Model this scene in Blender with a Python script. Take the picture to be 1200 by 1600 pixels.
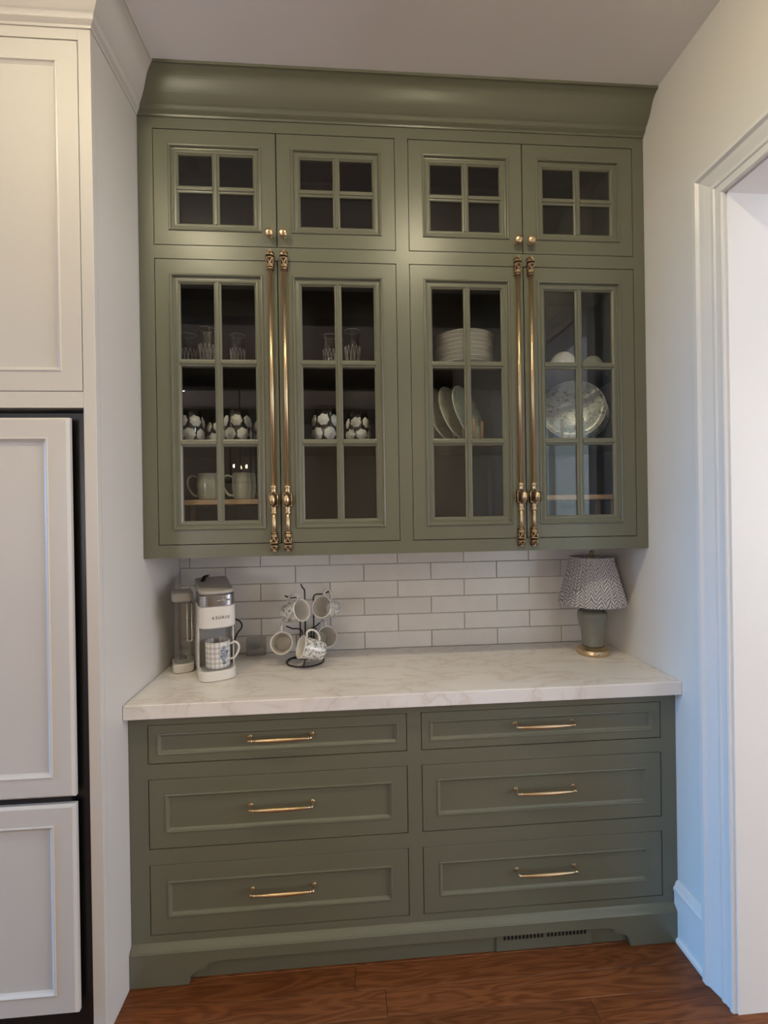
import bpy, bmesh, math, random
from mathutils import Vector, Matrix
random.seed(7)
SC = bpy.context.scene
COL = SC.collection
for o in list(bpy.data.objects):
    bpy.data.objects.remove(o, do_unlink=True)

# ------------------------------------------------------------------ camera
CAM = Vector((.7282, -1.558, 1.5159))
YAW, PITCH, ROLL, FPX = .073, -.0018, -.0153, 727.5
fw = Vector((math.sin(YAW)*math.cos(PITCH), math.cos(YAW)*math.cos(PITCH), math.sin(PITCH)))
r0 = fw.cross(Vector((0, 0, 1))).normalized(); u0 = r0.cross(fw)
RV = r0*math.cos(ROLL)+u0*math.sin(ROLL); UV = u0*math.cos(ROLL)-r0*math.sin(ROLL)
cd = bpy.data.cameras.new('camera'); cam = bpy.data.objects.new('camera', cd); COL.objects.link(cam)
cd.sensor_fit = 'VERTICAL'; cd.sensor_height = 36.0; cd.lens = FPX/1600*36.0
cd.clip_start = .02; cd.clip_end = 60
m3 = Matrix((RV, UV, -fw)).transposed()
cam.matrix_world = Matrix.Translation(CAM) @ m3.to_4x4()
SC.camera = cam

# ------------------------------------------------------------------ world, large lights, exposure
W_ = bpy.data.worlds.new('daylight'); SC.world = W_; W_.use_nodes = True
bg = W_.node_tree.nodes['Background']; bg.inputs[0].default_value = (.62, .78, 1, 1); bg.inputs[1].default_value = .3
SC.view_settings.view_transform = 'Standard'; SC.view_settings.look = 'None'
SC.view_settings.gamma = 1; SC.view_settings.use_curve_mapping = False
SC.view_settings.exposure = 0.07

def area(name, loc, rot, sx, sy, watts, col, spread=180, shape='RECTANGLE'):
    l = bpy.data.lights.new(name, 'AREA'); l.shape = shape; l.size = sx; l.size_y = sy
    l.energy = watts; l.color = col; l.spread = math.radians(spread)
    o = bpy.data.objects.new(name, l); COL.objects.link(o); o.location = loc; o.rotation_euler = rot
    return o
R = math.radians
CANS = [(-.05, -.80), (1.12, -.80), (-2.4, -1.9), (-.08, -3.9), (1.12, -3.9), (-1.28, -3.9)]
CAN_E, CAN_C, CAN_FAR, CAN_FC = 174, (1, .88, .60), 205, (1, .80, .50)   # lens radiance of the near and far ceiling lights
# daylight through the glazed door in the left wall, through the far kitchen window, and in the next room
area('daylight_left_door', (-8.5, -1.3, 3.25), (R(90), 0, R(-90)), 1.6, 3.5, 1800, (.08, .43, 1))
area('daylight_far_window', (-2.95, -6.32, 1.6), (R(90), 0, 0), 1.4, 1.1, 84, (.92, .88, 1))
area('daylight_next_room', (5.12, -1.55, 1.55), (R(90), 0, R(90)), 2.0, 2.0, 162, (.85, .86, 1))
area('daylight_next_front', (3.41, -4.22, 1.4), (R(90), 0, 0), 2.0, 2.6, 30, (.78, .92, 1))

# ------------------------------------------------------------------ helpers
def new_obj(name, me, mat=None, parent=None):
    o = bpy.data.objects.new(name, me); COL.objects.link(o)
    if mat is not None:
        me.materials.clear(); me.materials.append(mat)
    if parent is not None: o.parent = parent
    return o
def empty(name, loc=(0, 0, 0), rotz=0, label=None, cat=None, group=None):
    o = bpy.data.objects.new(name, None); COL.objects.link(o); o.empty_display_size = .05
    o.location = loc; o.rotation_euler = (0, 0, rotz)
    if label: tag(o, label, cat, group)
    return o
def tag(o, label, cat, group=None):
    o['label'] = label; o['category'] = cat
    if group: o['group'] = group
    return o
def struct(o, label=None):
    o['kind'] = 'structure'
    if label: o['label'] = label
    return o
class MB:
    """collects shapes; build() links them as ONE mesh object"""
    def __init__(s): s.bm = bmesh.new(); s.M = Matrix.Identity(4)
    def _v(s, p): return s.bm.verts.new(s.M @ Vector(p))
    def box(s, x0, x1, y0, y1, z0, z1, bev=0, seg=1):
        vs = [s._v(p) for p in ((x0,y0,z0),(x1,y0,z0),(x1,y1,z0),(x0,y1,z0),(x0,y0,z1),(x1,y0,z1),(x1,y1,z1),(x0,y1,z1))]
        fs = [s.bm.faces.new([vs[i] for i in q]) for q in ((0,3,2,1),(4,5,6,7),(0,1,5,4),(1,2,6,5),(2,3,7,6),(3,0,4,7))]
        if bev:
            es = list({e for f in fs for e in f.edges})
            bmesh.ops.bevel(s.bm, geom=es, offset=bev, segments=seg, affect='EDGES', profile=.5)
        return s
    def lathe(s, prof, seg=24, M=None, cap0=True, cap1=True, smooth=True, wob=None):
        M = M or Matrix.Identity(4); rings = []
        for (r, z) in prof:
            ring = []
            for k in range(seg):
                a = 2*math.pi*k/seg; rr = r*(wob(a, z) if wob else 1)
                ring.append(s._v(M @ Vector((rr*math.cos(a), rr*math.sin(a), z))))
            rings.append(ring)
        for A, B in zip(rings, rings[1:]):
            for k in range(seg):
                f = s.bm.faces.new((A[k], A[(k+1) % seg], B[(k+1) % seg], B[k])); f.smooth = smooth
        if cap0: s.bm.faces.new(list(reversed(rings[0])))
        if cap1: s.bm.faces.new(rings[-1])
        return s
    def tube(s, pts, r, seg=8, closed=False, smooth=True, flat=1.0, up=None):
        pts = [Vector(p) for p in pts]; n = len(pts); rings = []
        prev = None
        for i, p in enumerate(pts):
            if closed: t = pts[(i+1) % n]-pts[i-1]
            else: t = pts[min(i+1, n-1)]-pts[max(i-1, 0)]
            t.normalize()
            a = Vector(up) if up else (prev if prev is not None else (Vector((0, 0, 1)) if abs(t.z) < .9 else Vector((1, 0, 0))))
            x = (a-t*a.dot(t))
            if x.length < 1e-5: x = Vector((1, 0, 0))-t*t.x
            x.normalize(); y = t.cross(x); prev = x
            rr = r[i] if isinstance(r, (list, tuple)) else r
            rings.append([s._v(p+x*rr*flat*math.cos(2*math.pi*k/seg)+y*rr*math.sin(2*math.pi*k/seg)) for k in range(seg)])
        pairs = list(zip(rings, rings[1:]))
        if closed: pairs.append((rings[-1], rings[0]))
        for A, B in pairs:
            for k in range(seg):
                f = s.bm.faces.new((A[k], A[(k+1) % seg], B[(k+1) % seg], B[k])); f.smooth = smooth
        if not closed:
            s.bm.faces.new(list(reversed(rings[0]))); s.bm.faces.new(rings[-1])
        return s
    def rect_sweep(s, x0, x1, z0, z1, prof, fill=False):
        """mitred picture-frame moulding in the xz plane: prof = [(inset, y)]"""
        rings = []
        for d, y in prof:
            rings.append([s._v(p) for p in ((x0+d, y, z0+d), (x1-d, y, z0+d), (x1-d, y, z1-d), (x0+d, y, z1-d))])
        for A, B in zip(rings, rings[1:]):
            for k in range(4): s.bm.faces.new((A[k], A[(k+1) % 4], B[(k+1) % 4], B[k]))
        if fill: s.bm.faces.new(rings[-1])
        return s
    def loft(s, A, B, closed=True, caps=True, smooth=False):
        a = [s._v(p) for p in A]; b = [s._v(p) for p in B]; n = len(a)
        for k in range(n if closed else n-1):
            f = s.bm.faces.new((a[k], a[(k+1) % n], b[(k+1) % n], b[k])); f.smooth = smooth
        if caps and closed:
            s.bm.faces.new(list(reversed(a))); s.bm.faces.new(b)
        return s
    def poly(s, pts): s.bm.faces.new([s._v(p) for p in pts]); return s
    def prism(s, pts, y0, y1, bev=0):
        """pts in xz plane extruded along y"""
        return s.loft([(x, y0, z) for x, z in pts], [(x, y1, z) for x, z in pts])
    def build(s, name, mat, parent=None, autosmooth=None):
        bmesh.ops.recalc_face_normals(s.bm, faces=s.bm.faces)
        me = bpy.data.meshes.new(name); s.bm.to_mesh(me); s.bm.free()
        return new_obj(name, me, mat, parent)
def rot_to(a, h=None):
    """rotation taking local +z to a and local +x towards h"""
    a = Vector(a).normalized(); h = Vector(h) if h else Vector((0, 0, 1))
    x = h-a*h.dot(a)
    if x.length < 1e-4: x = Vector((1, 0, 0))-a*a.x
    x.normalize(); y = a.cross(x)
    return Matrix((x, y, a)).transposed().to_4x4()
def smooth_path(P, n=4):
    P = [Vector(p) for p in P]; Q = [P[0]+(P[0]-P[1])]+P+[P[-1]+(P[-1]-P[-2])]; out = []
    for i in range(1, len(Q)-2):
        for k in range(n):
            t = k/n; a, b_, c, d = Q[i-1], Q[i], Q[i+1], Q[i+2]
            out.append(.5*(2*b_+(c-a)*t+(2*a-5*b_+4*c-d)*t*t+(3*b_-a-3*c+d)*t**3))
    return out+[P[-1]]
def copy_tree(o, parent=None):
    c = o.copy(); COL.objects.link(c)
    if parent is not None: c.parent = parent
    for ch in o.children: copy_tree(ch, c)
    return c

# ------------------------------------------------------------------ materials
def mk(name):
    m = bpy.data.materials.new(name); m.use_nodes = True
    return m, m.node_tree.nodes, m.node_tree.links, m.node_tree.nodes['Principled BSDF']
def pbr(name, col, rough=.5, metal=0, bump=0, bscale=200, var=0, coat=0, spec=.5, trans=0, ior=1.5):
    m, N, L, b = mk(name)
    b.inputs['Base Color'].default_value = (*col, 1); b.inputs['Roughness'].default_value = rough
    b.inputs['Metallic'].default_value = metal; b.inputs['Specular IOR Level'].default_value = spec
    b.inputs['Coat Weight'].default_value = coat; b.inputs['Transmission Weight'].default_value = trans; b.inputs['IOR'].default_value = ior
    if bump or var:
        tc = N.new('ShaderNodeTexCoord'); nz = N.new('ShaderNodeTexNoise'); nz.inputs['Scale'].default_value = bscale; nz.inputs['Detail'].default_value = 3
        L.new(tc.outputs['Object'], nz.inputs['Vector'])
        if bump:
            bp = N.new('ShaderNodeBump'); bp.inputs['Strength'].default_value = bump; bp.inputs['Distance'].default_value = .002
            L.new(nz.outputs['Fac'], bp.inputs['Height']); L.new(bp.outputs['Normal'], b.inputs['Normal'])
        if var:
            n2 = N.new('ShaderNodeTexNoise'); n2.inputs['Scale'].default_value = 3; L.new(tc.outputs['Object'], n2.inputs['Vector'])
            mx = N.new('ShaderNodeMixRGB'); mx.inputs[1].default_value = (*[c*(1-var) for c in col], 1); mx.inputs[2].default_value = (*[min(1, c*(1+var)) for c in col], 1)
            L.new(n2.outputs['Fac'], mx.inputs[0]); L.new(mx.outputs[0], b.inputs['Base Color'])
    return m
def emit(name, col, s):
    m, N, L, b = mk(name)
    b.inputs['Base Color'].default_value = (*col, 1); b.inputs['Emission Color'].default_value = (*col, 1); b.inputs['Emission Strength'].default_value = s
    return m
def ramp(N, stops):
    r = N.new('ShaderNodeValToRGB'); e = r.color_ramp.elements
    while len(e) < len(stops): e.new(.5)
    for k, (p, c) in enumerate(stops): e[k].position = p; e[k].color = (*c, 1)
    return r
M = {}
M['green'] = pbr('sage_green_paint', (.156, .158, .112), .34, bump=.06, bscale=260)
M['white'] = pbr('white_cabinet_paint', (.64, .61, .57), .38, bump=.05, bscale=260)
M['wall'] = pbr('wall_paint', (.76, .735, .69), .85, bump=.12, bscale=320)
M['ceil'] = pbr('ceiling_paint', (.92, .915, .95), .9, bump=.15, bscale=300)
M['trim'] = pbr('trim_paint', (.80, .78, .75), .4)
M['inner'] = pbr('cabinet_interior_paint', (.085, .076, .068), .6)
M['brass'] = pbr('satin_brass', (.68, .52, .32), .32, metal=1, bump=.03, bscale=90)
M['antique'] = pbr('antique_brass', (.48, .36, .22), .36, metal=1, bump=.35, bscale=420)
M['chrome'] = pbr('brushed_silver', (.45, .44, .44), .25, metal=1)
M['black'] = pbr('black_wire', (.012, .011, .011), .45)
M['gap'] = pbr('dark_refrigerator_body', (.012, .012, .014), .35)
M['grout'] = pbr('grout', (.56, .53, .51), .9)
M['applw'] = pbr('white_plastic', (.74, .71, .67), .33)
M['applg'] = pbr('grey_plastic', (.30, .295, .28), .4)
M['applt'] = pbr('warm_grey_lid', (.42, .39, .36), .3)
M['lidw'] = pbr('pale_grey_plastic', (.58, .555, .52), .35)
M['porc'] = pbr('white_porcelain', (.74, .71, .66), .18, coat=.4)
M['celadon'] = pbr('celadon_glaze', (.42, .43, .36), .16, coat=.5, var=.12)
M['ink'] = pbr('grey_print', (.08, .08, .085), .5)
M['navy'] = pbr('navy_print', (.035, .045, .09), .45)
M['bluep'] = pbr('slate_blue_print', (.20, .24, .33), .45)
M['lightwood'] = pbr('light_wood', (.50, .33, .20), .5, bump=.1, bscale=120, var=.1)
M['beam'] = pbr('dark_beam_wood', (.022, .014, .010), .6, bump=.2, bscale=60)
M['vase'] = None
M['white_flower'] = pbr('white_enamel_flower', (.80, .78, .77), .5)
M['cut'] = pbr('cut_glass_glint', (.50, .50, .50), .08, spec=1.0)  # opaque light grey stands in for sparkle on the cut lines and rim
M['crevice_shade'] = pbr('crevice_shade_brass', (.085, .050, .030), .4, metal=.8)  # dark body colour stands in for shade in the bolt crevices
M['slot'] = pbr('dark_slot', (.008, .008, .008), .7)

def glass_thin(name, base=.045, tint=(1, 1, 1), rough=0.0):
    m, N, L, b = mk(name); N.remove(b); out = N['Material Output']
    lw = N.new('ShaderNodeLayerWeight'); lw.inputs['Blend'].default_value = .5
    p = N.new('ShaderNodeMath'); p.operation = 'POWER'; p.inputs[1].default_value = 5; L.new(lw.outputs['Facing'], p.inputs[0])
    a = N.new('ShaderNodeMath'); a.operation = 'MULTIPLY_ADD'; a.inputs[1].default_value = 1-base; a.inputs[2].default_value = base; L.new(p.outputs[0], a.inputs[0])
    t = N.new('ShaderNodeBsdfTransparent'); t.inputs[0].default_value = (*tint, 1)
    g = N.new('ShaderNodeBsdfGlossy'); g.inputs['Roughness'].default_value = rough
    mx = N.new('ShaderNodeMixShader'); L.new(a.outputs[0], mx.inputs[0]); L.new(t.outputs[0], mx.inputs[1]); L.new(g.outputs[0], mx.inputs[2])
    L.new(mx.outputs[0], out.inputs['Surface'])
    return m
M['pane'] = glass_thin('window_glass', .045, (.93, .94, .92))
M['clear'] = glass_thin('clear_plastic', .14, (.90, .90, .90), .12)
M['goblet'] = glass_thin('cut_crystal', .11, (.985, .985, .985), .04)

def m_quartz():
    m, N, L, b = mk('veined_quartz')
    tc = N.new('ShaderNodeTexCoord'); mp = N.new('ShaderNodeMapping'); mp.inputs['Rotation'].default_value = (0, 0, .5); mp.inputs['Scale'].default_value = (1, 2.4, 1)
    n1 = N.new('ShaderNodeTexNoise'); n1.inputs['Scale'].default_value = 3.4; n1.inputs['Detail'].default_value = 11; n1.inputs['Roughness'].default_value = .62; n1.inputs['Distortion'].default_value = .7
    L.new(tc.outputs['Object'], mp.inputs[0]); L.new(mp.outputs[0], n1.inputs['Vector'])
    ab = N.new('ShaderNodeMath'); ab.operation = 'SUBTRACT'; ab.inputs[1].default_value = .5; L.new(n1.outputs['Fac'], ab.inputs[0])
    a2 = N.new('ShaderNodeMath'); a2.operation = 'ABSOLUTE'; L.new(ab.outputs[0], a2.inputs[0])
    r = ramp(N, [(0, (.74, .68, .63)), (.012, (.82, .78, .745)), (.06, (.875, .85, .83)), (1, (.89, .87, .85))]); L.new(a2.outputs[0], r.inputs[0])
    n2 = N.new('ShaderNodeTexNoise'); n2.inputs['Scale'].default_value = 5; n2.inputs['Detail'].default_value = 4; L.new(tc.outputs['Object'], n2.inputs['Vector'])
    mx = N.new('ShaderNodeMixRGB'); mx.blend_type = 'MULTIPLY'; mx.inputs[0].default_value = .35
    r2 = ramp(N, [(.35, (.88, .82, .78)), (.65, (1, 1, 1))]); L.new(n2.outputs['Fac'], r2.inputs[0])
    L.new(r.outputs[0], mx.inputs[1]); L.new(r2.outputs[0], mx.inputs[2]); L.new(mx.outputs[0], b.inputs['Base Color'])
    b.inputs['Roughness'].default_value = .22
    return m
M['quartz'] = m_quartz()
def m_tile():
    m, N, L, b = mk('glazed_tile')
    oi = N.new('ShaderNodeObjectInfo'); r = ramp(N, [(0, (.78, .75, .725)), (1, (.87, .845, .82))]); L.new(oi.outputs['Random'], r.inputs[0])
    tc = N.new('ShaderNodeTexCoord'); nz = N.new('ShaderNodeTexNoise'); nz.inputs['Scale'].default_value = 9; nz.inputs['Detail'].default_value = 2
    L.new(tc.outputs['Generated'], nz.inputs['Vector'])
    geo = N.new('ShaderNodeNewGeometry'); n3 = N.new('ShaderNodeTexNoise'); n3.inputs['Scale'].default_value = 22; L.new(geo.outputs['Position'], n3.inputs['Vector'])
    mx = N.new('ShaderNodeMixRGB'); mx.blend_type = 'MULTIPLY'; mx.inputs[0].default_value = .25; r2 = ramp(N, [(.3, (.85, .84, .83)), (.7, (1, 1, 1))]); L.new(n3.outputs['Fac'], r2.inputs[0])
    L.new(r.outputs[0], mx.inputs[1]); L.new(r2.outputs[0], mx.inputs[2]); L.new(mx.outputs[0], b.inputs['Base Color'])
    bp = N.new('ShaderNodeBump'); bp.inputs['Strength'].default_value = .25; bp.inputs['Distance'].default_value = .004; L.new(n3.outputs['Fac'], bp.inputs['Height']); L.new(bp.outputs[0], b.inputs['Normal'])
    b.inputs['Roughness'].default_value = .2
    return m
M['tile'] = m_tile()
def m_floor():
    m, N, L, b = mk('red_oak_floor')
    oi = N.new('ShaderNodeObjectInfo'); geo = N.new('ShaderNodeNewGeometry')
    ad = N.new('ShaderNodeVectorMath'); ad.operation = 'ADD'
    cb = N.new('ShaderNodeCombineXYZ'); ml = N.new('ShaderNodeMath'); ml.operation = 'MULTIPLY'; ml.inputs[1].default_value = 37; L.new(oi.outputs['Random'], ml.inputs[0])
    L.new(ml.outputs[0], cb.inputs[0]); L.new(ml.outputs[0], cb.inputs[2]); L.new(geo.outputs['Position'], ad.inputs[0]); L.new(cb.outputs[0], ad.inputs[1])
    mp = N.new('ShaderNodeMapping'); mp.inputs['Scale'].default_value = (1.1, 9, 1); L.new(ad.outputs[0], mp.inputs[0])
    nz = N.new('ShaderNodeTexNoise'); nz.inputs['Scale'].default_value = 2.2; nz.inputs['Detail'].default_value = 2; nz.inputs['Distortion'].default_value = .4; L.new(mp.outputs[0], nz.inputs['Vector'])
    sn = N.new('ShaderNodeMath'); sn.operation = 'MULTIPLY'; sn.inputs[1].default_value = 60; L.new(nz.outputs['Fac'], sn.inputs[0])
    si = N.new('ShaderNodeMath'); si.operation = 'SINE'; L.new(sn.outputs[0], si.inputs[0])
    mp2 = N.new('ShaderNodeMapping'); mp2.inputs['Scale'].default_value = (6, 260, 1); L.new(ad.outputs[0], mp2.inputs[0])
    nf = N.new('ShaderNodeTexNoise'); nf.inputs['Scale'].default_value = 1; nf.inputs['Detail'].default_value = 3; L.new(mp2.outputs[0], nf.inputs['Vector'])
    r = ramp(N, [(.0, (.045, .012, .004)), (.35, (.135, .040, .011)), (1, (.235, .080, .025))])
    mr = N.new('ShaderNodeMapRange'); mr.inputs[1].default_value = -1; mr.inputs[2].default_value = 1; L.new(si.outputs[0], mr.inputs[0])
    mixv = N.new('ShaderNodeMath'); mixv.operation = 'MULTIPLY_ADD'; mixv.inputs[1].default_value = .45; L.new(mr.outputs[0], mixv.inputs[0])
    m5 = N.new('ShaderNodeMath'); m5.operation = 'MULTIPLY'; m5.inputs[1].default_value = .75; L.new(nf.outputs['Fac'], m5.inputs[0]); L.new(m5.outputs[0], mixv.inputs[2])
    L.new(mixv.outputs[0], r.inputs[0])
    hs = N.new('ShaderNodeHueSaturation'); mr2 = N.new('ShaderNodeMapRange'); mr2.inputs[3].default_value = .78; mr2.inputs[4].default_value = 1.2; L.new(oi.outputs['Random'], mr2.inputs[0]); L.new(mr2.outputs[0], hs.inputs['Value'])
    L.new(r.outputs[0], hs.inputs['Color']); L.new(hs.outputs[0], b.inputs['Base Color'])
    b.inputs['Roughness'].default_value = .38; b.inputs['Specular IOR Level'].default_value = .35
    bp = N.new('ShaderNodeBump'); bp.inputs['Strength'].default_value = .08; bp.inputs['Distance'].default_value = .002; L.new(nf.outputs['Fac'], bp.inputs['Height']); L.new(bp.outputs[0], b.inputs['Normal'])
    return m
M['floor'] = m_floor()
def m_floral(name, base, ink, scale=55, thr=(.42, .5), ns=1.0):
    m, N, L, b = mk(name)
    tc = N.new('ShaderNodeTexCoord')
    v = N.new('ShaderNodeTexVoronoi'); v.inputs['Scale'].default_value = scale; v.feature = 'SMOOTH_F1'; L.new(tc.outputs['Object'], v.inputs['Vector'])
    n = N.new('ShaderNodeTexNoise'); n.inputs['Scale'].default_value = scale*1.6*ns; n.inputs['Detail'].default_value = 3; n.inputs['Distortion'].default_value = 1.2; L.new(tc.outputs['Object'], n.inputs['Vector'])
    a = N.new('ShaderNodeMath'); a.operation = 'MULTIPLY_ADD'; a.inputs[1].default_value = .35; L.new(v.outputs['Distance'], a.inputs[0]); L.new(n.outputs['Fac'], a.inputs[2])
    r = ramp(N, [(0, ink), (thr[0]+.1, ink), (thr[1]+.12, base), (1, base)]); L.new(a.outputs[0], r.inputs[0]); L.new(r.outputs[0], b.inputs['Base Color'])
    b.inputs['Roughness'].default_value = .22
    return m
M['floral'] = m_floral('floral_transferware', (.72, .70, .66), (.20, .20, .20), 80, (.47, .53))
M['platter'] = m_floral('platter_transferware', (.50, .52, .50), (.19, .21, .25), 42, (.43, .50))
M['greenplate'] = m_floral('green_transferware', (.60, .64, .53), (.36, .42, .31), 45, (.42, .5))
def m_plaid():
    m, N, L, b = mk('grey_plaid_glaze')
    tc = N.new('ShaderNodeTexCoord'); sp = N.new('ShaderNodeSeparateXYZ'); L.new(tc.outputs['Object'], sp.inputs[0])
    at = N.new('ShaderNodeMath'); at.operation = 'ARCTAN2'; L.new(sp.outputs[1], at.inputs[0]); L.new(sp.outputs[0], at.inputs[1])
    def band(src, k):
        a = N.new('ShaderNodeMath'); a.operation = 'MULTIPLY'; a.inputs[1].default_value = k; L.new(src, a.inputs[0])
        s = N.new('ShaderNodeMath'); s.operation = 'SINE'; L.new(a.outputs[0], s.inputs[0])
        r = ramp(N, [(.45, (1, 1, 1)), (.80, (.76, .755, .76))]); mr = N.new('ShaderNodeMapRange'); mr.inputs[1].default_value = -1; L.new(s.outputs[0], mr.inputs[0]); L.new(mr.outputs[0], r.inputs[0])
        return r.outputs[0]
    x = N.new('ShaderNodeMixRGB'); x.blend_type = 'MULTIPLY'; x.inputs[0].default_value = 1
    L.new(band(at.outputs[0], 17), x.inputs[1]); L.new(band(sp.outputs[2], 345), x.inputs[2])
    y = N.new('ShaderNodeMixRGB'); y.blend_type = 'MULTIPLY'; y.inputs[0].default_value = 1; y.inputs[2].default_value = (.73, .71, .68, 1); L.new(x.outputs[0], y.inputs[1])
    L.new(y.outputs[0], b.inputs['Base Color']); b.inputs['Roughness'].default_value = .22
    return m
M['plaid'] = m_plaid()
def m_shade():
    m, N, L, b = mk('blue_block_print_fabric')
    tc = N.new('ShaderNodeTexCoord'); sp = N.new('ShaderNodeSeparateXYZ'); L.new(tc.outputs['Object'], sp.inputs[0])
    at = N.new('ShaderNodeMath'); at.operation = 'ARCTAN2'; L.new(sp.outputs[1], at.inputs[0]); L.new(sp.outputs[0], at.inputs[1])
    # fern-like chevrons: columns around the shade, slanted strokes mirrored about each column
    c = N.new('ShaderNodeMath'); c.operation = 'MULTIPLY'; c.inputs[1].default_value = 21/(2*math.pi); L.new(at.outputs[0], c.inputs[0])
    pp = N.new('ShaderNodeMath'); pp.operation = 'PINGPONG'; pp.inputs[1].default_value = .5; L.new(c.outputs[0], pp.inputs[0])
    nz = N.new('ShaderNodeTexNoise'); nz.inputs['Scale'].default_value = 22; nz.inputs['Detail'].default_value = 2; L.new(tc.outputs['Object'], nz.inputs['Vector'])
    zz = N.new('ShaderNodeMath'); zz.operation = 'MULTIPLY'; zz.inputs[1].default_value = 70; L.new(sp.outputs[2], zz.inputs[0])
    s1 = N.new('ShaderNodeMath'); s1.operation = 'MULTIPLY_ADD'; s1.inputs[1].default_value = 3.6; L.new(pp.outputs[0], s1.inputs[0]); L.new(zz.outputs[0], s1.inputs[2])
    s2 = N.new('ShaderNodeMath'); s2.operation = 'MULTIPLY_ADD'; s2.inputs[1].default_value = 2.6; L.new(nz.outputs['Fac'], s2.inputs[0]); L.new(s1.outputs[0], s2.inputs[2])
    k = N.new('ShaderNodeMath'); k.operation = 'MULTIPLY'; k.inputs[1].default_value = 2*math.pi; L.new(s2.outputs[0], k.inputs[0])
    si = N.new('ShaderNodeMath'); si.operation = 'SINE'; L.new(k.outputs[0], si.inputs[0])
    mr = N.new('ShaderNodeMapRange'); mr.inputs[1].default_value = -1; L.new(si.outputs[0], mr.inputs[0])
    r = ramp(N, [(.30, (.19, .19, .22)), (.62, (.58, .565, .57))]); L.new(mr.outputs[0], r.inputs[0]); L.new(r.outputs[0], b.inputs['Base Color'])
    b.inputs['Roughness'].default_value = .9
    return m
M['shade'] = m_shade()
def m_crackle():
    m, N, L, b = mk('sage_crackle_glaze')
    tc = N.new('ShaderNodeTexCoord'); v = N.new('ShaderNodeTexVoronoi'); v.feature = 'DISTANCE_TO_EDGE'; v.inputs['Scale'].default_value = 130; L.new(tc.outputs['Object'], v.inputs['Vector'])
    r = ramp(N, [(0, (.225, .228, .20)), (.12, (.185, .19, .162)), (1, (.17, .175, .15))]); L.new(v.outputs['Distance'], r.inputs[0]); L.new(r.outputs[0], b.inputs['Base Color'])
    b.inputs['Roughness'].default_value = .15; b.inputs['Coat Weight'].default_value = .5
    return m
M['crackle'] = m_crackle()
M['lantern'] = pbr('dark_bronze', (.03, .024, .02), .4, metal=.6)
M['can_glow'] = emit('warm_lamp_glow', CAN_C, CAN_E); M['can_far'] = emit('warm_far_lamp_glow', CAN_FC, CAN_FAR)
M['bulb'] = emit('warm_bulb_glow', (1, .72, .42), 60)
M['outdoor'] = emit('overcast_daylight', (.75, .86, 1), 1.6)

# ------------------------------------------------------------------ the room
WL, WR, YB, ZC = .003, 1.859, .487, 3.033      # left panel face, right wall face, back wall face, ceiling
YU = .134                                       # face of the wall cabinet
XL0, YF0 = -4.0, -6.2
b = MB(); b.box(XL0-.2, 5.3, YF0-.2, 1.3, -.1, -.012)
floor = struct(b.build('floor', M['floor']))
rows = [-.002-.083*k for k in range(-1, 12)]
plank_meshes = {}
for i, y1 in enumerate(rows):
    y0 = y1-.083; x = -.95+random.random()*-.4
    if i == 1: cuts = [.722, 2.3]
    elif i == 2: cuts = [.817, 2.4]
    else: cuts = None
    while x < 2.6:
        if cuts:
            x2 = cuts.pop(0) if cuts else 3.4
        else: x2 = x+random.uniform(.7, 1.5)
        q = MB(); q.box(x+.0004, x2-.0004, y0+.0004, y1-.0004, -.0119, 0, .0012)
        q.build('plank', M['floor'], floor); x = x2
b = MB(); b.box(XL0-.2, WR, YF0-.2, 1.3, ZC, ZC+.12)
b.box(WR, 5.3, YF0-.2, 1.3, ZC, ZC+.12)
ceiling = struct(b.build('ceiling', M['ceil']))
b = MB(); b.box(-1.3, 2.0, YB, YB+.12, -.1, ZC+.05); wall_back = struct(b.build('wall_back', M['grout']))
# right wall with its cased opening
OY1, OY0, OZ = -.25, -1.72, 2.449
b = MB(); b.box(WR, WR+.14, OY1, YB, -.1, ZC+.05); b.box(WR, WR+.14, OY0, OY1, OZ, ZC+.05); b.box(WR, WR+.14, YF0, OY0, -.1, ZC+.05)
wall_right = struct(b.build('wall_right', M['wall']))
def casing_prof(w=.104):   # (distance from opening, thickness)
    return [(0, 0), (0, .012), (.004, .015), (.010, .015), (.014, .011), (.028, .012), (.032, .016), (.040, .016), (.044, .013), (.066, .019), (.080, .022), (.084, .026), (.088, .030), (w-.003, .030), (w, .026), (w, 0)]
b = MB(); P = casing_prof()
far = [[(WR-t, OY1+d, 0) for d, t in P], [(WR-t, OY1+d, OZ+d) for d, t in P]]
near = [[(WR-t, OY0-d, OZ+d) for d, t in P], [(WR-t, OY0-d, 0) for d, t in P]]
b.loft(*far); b.loft(far[1], near[0], caps=False); b.loft(*near)
trim1 = struct(b.build('trim_1', M['trim']))
b = MB(); b.box(WR, WR+.155, OY1-.004, OY1+.001, 0, OZ); b.box(WR, WR+.155, OY0-.001, OY0+.004, 0, OZ); b.box(WR, WR+.155, OY0, OY1, OZ-.004, OZ+.001)
struct(b.build('trim_2', M['trim']))
# baseboard on the right wall between base cabinet and casing
BP = [(0, 0), (.016, 0), (.024, .001), (.024, .012), (.018, .016), (.016, .018), (.016, .165), (.019, .170), (.019, .180), (.014, .186), (.011, .196), (.006, .203), (0, .205)]
def baseboard(y0, y1, name):
    q = MB(); q.loft([(WR-t, y0, z) for t, z in BP], [(WR-t, y1, z) for t, z in BP]); return struct(q.build(name, M['trim']))
baseboard(OY1+.104, -.002, 'baseboard_right'); baseboard(YF0, OY0-.104, 'baseboard_far_right')
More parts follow.
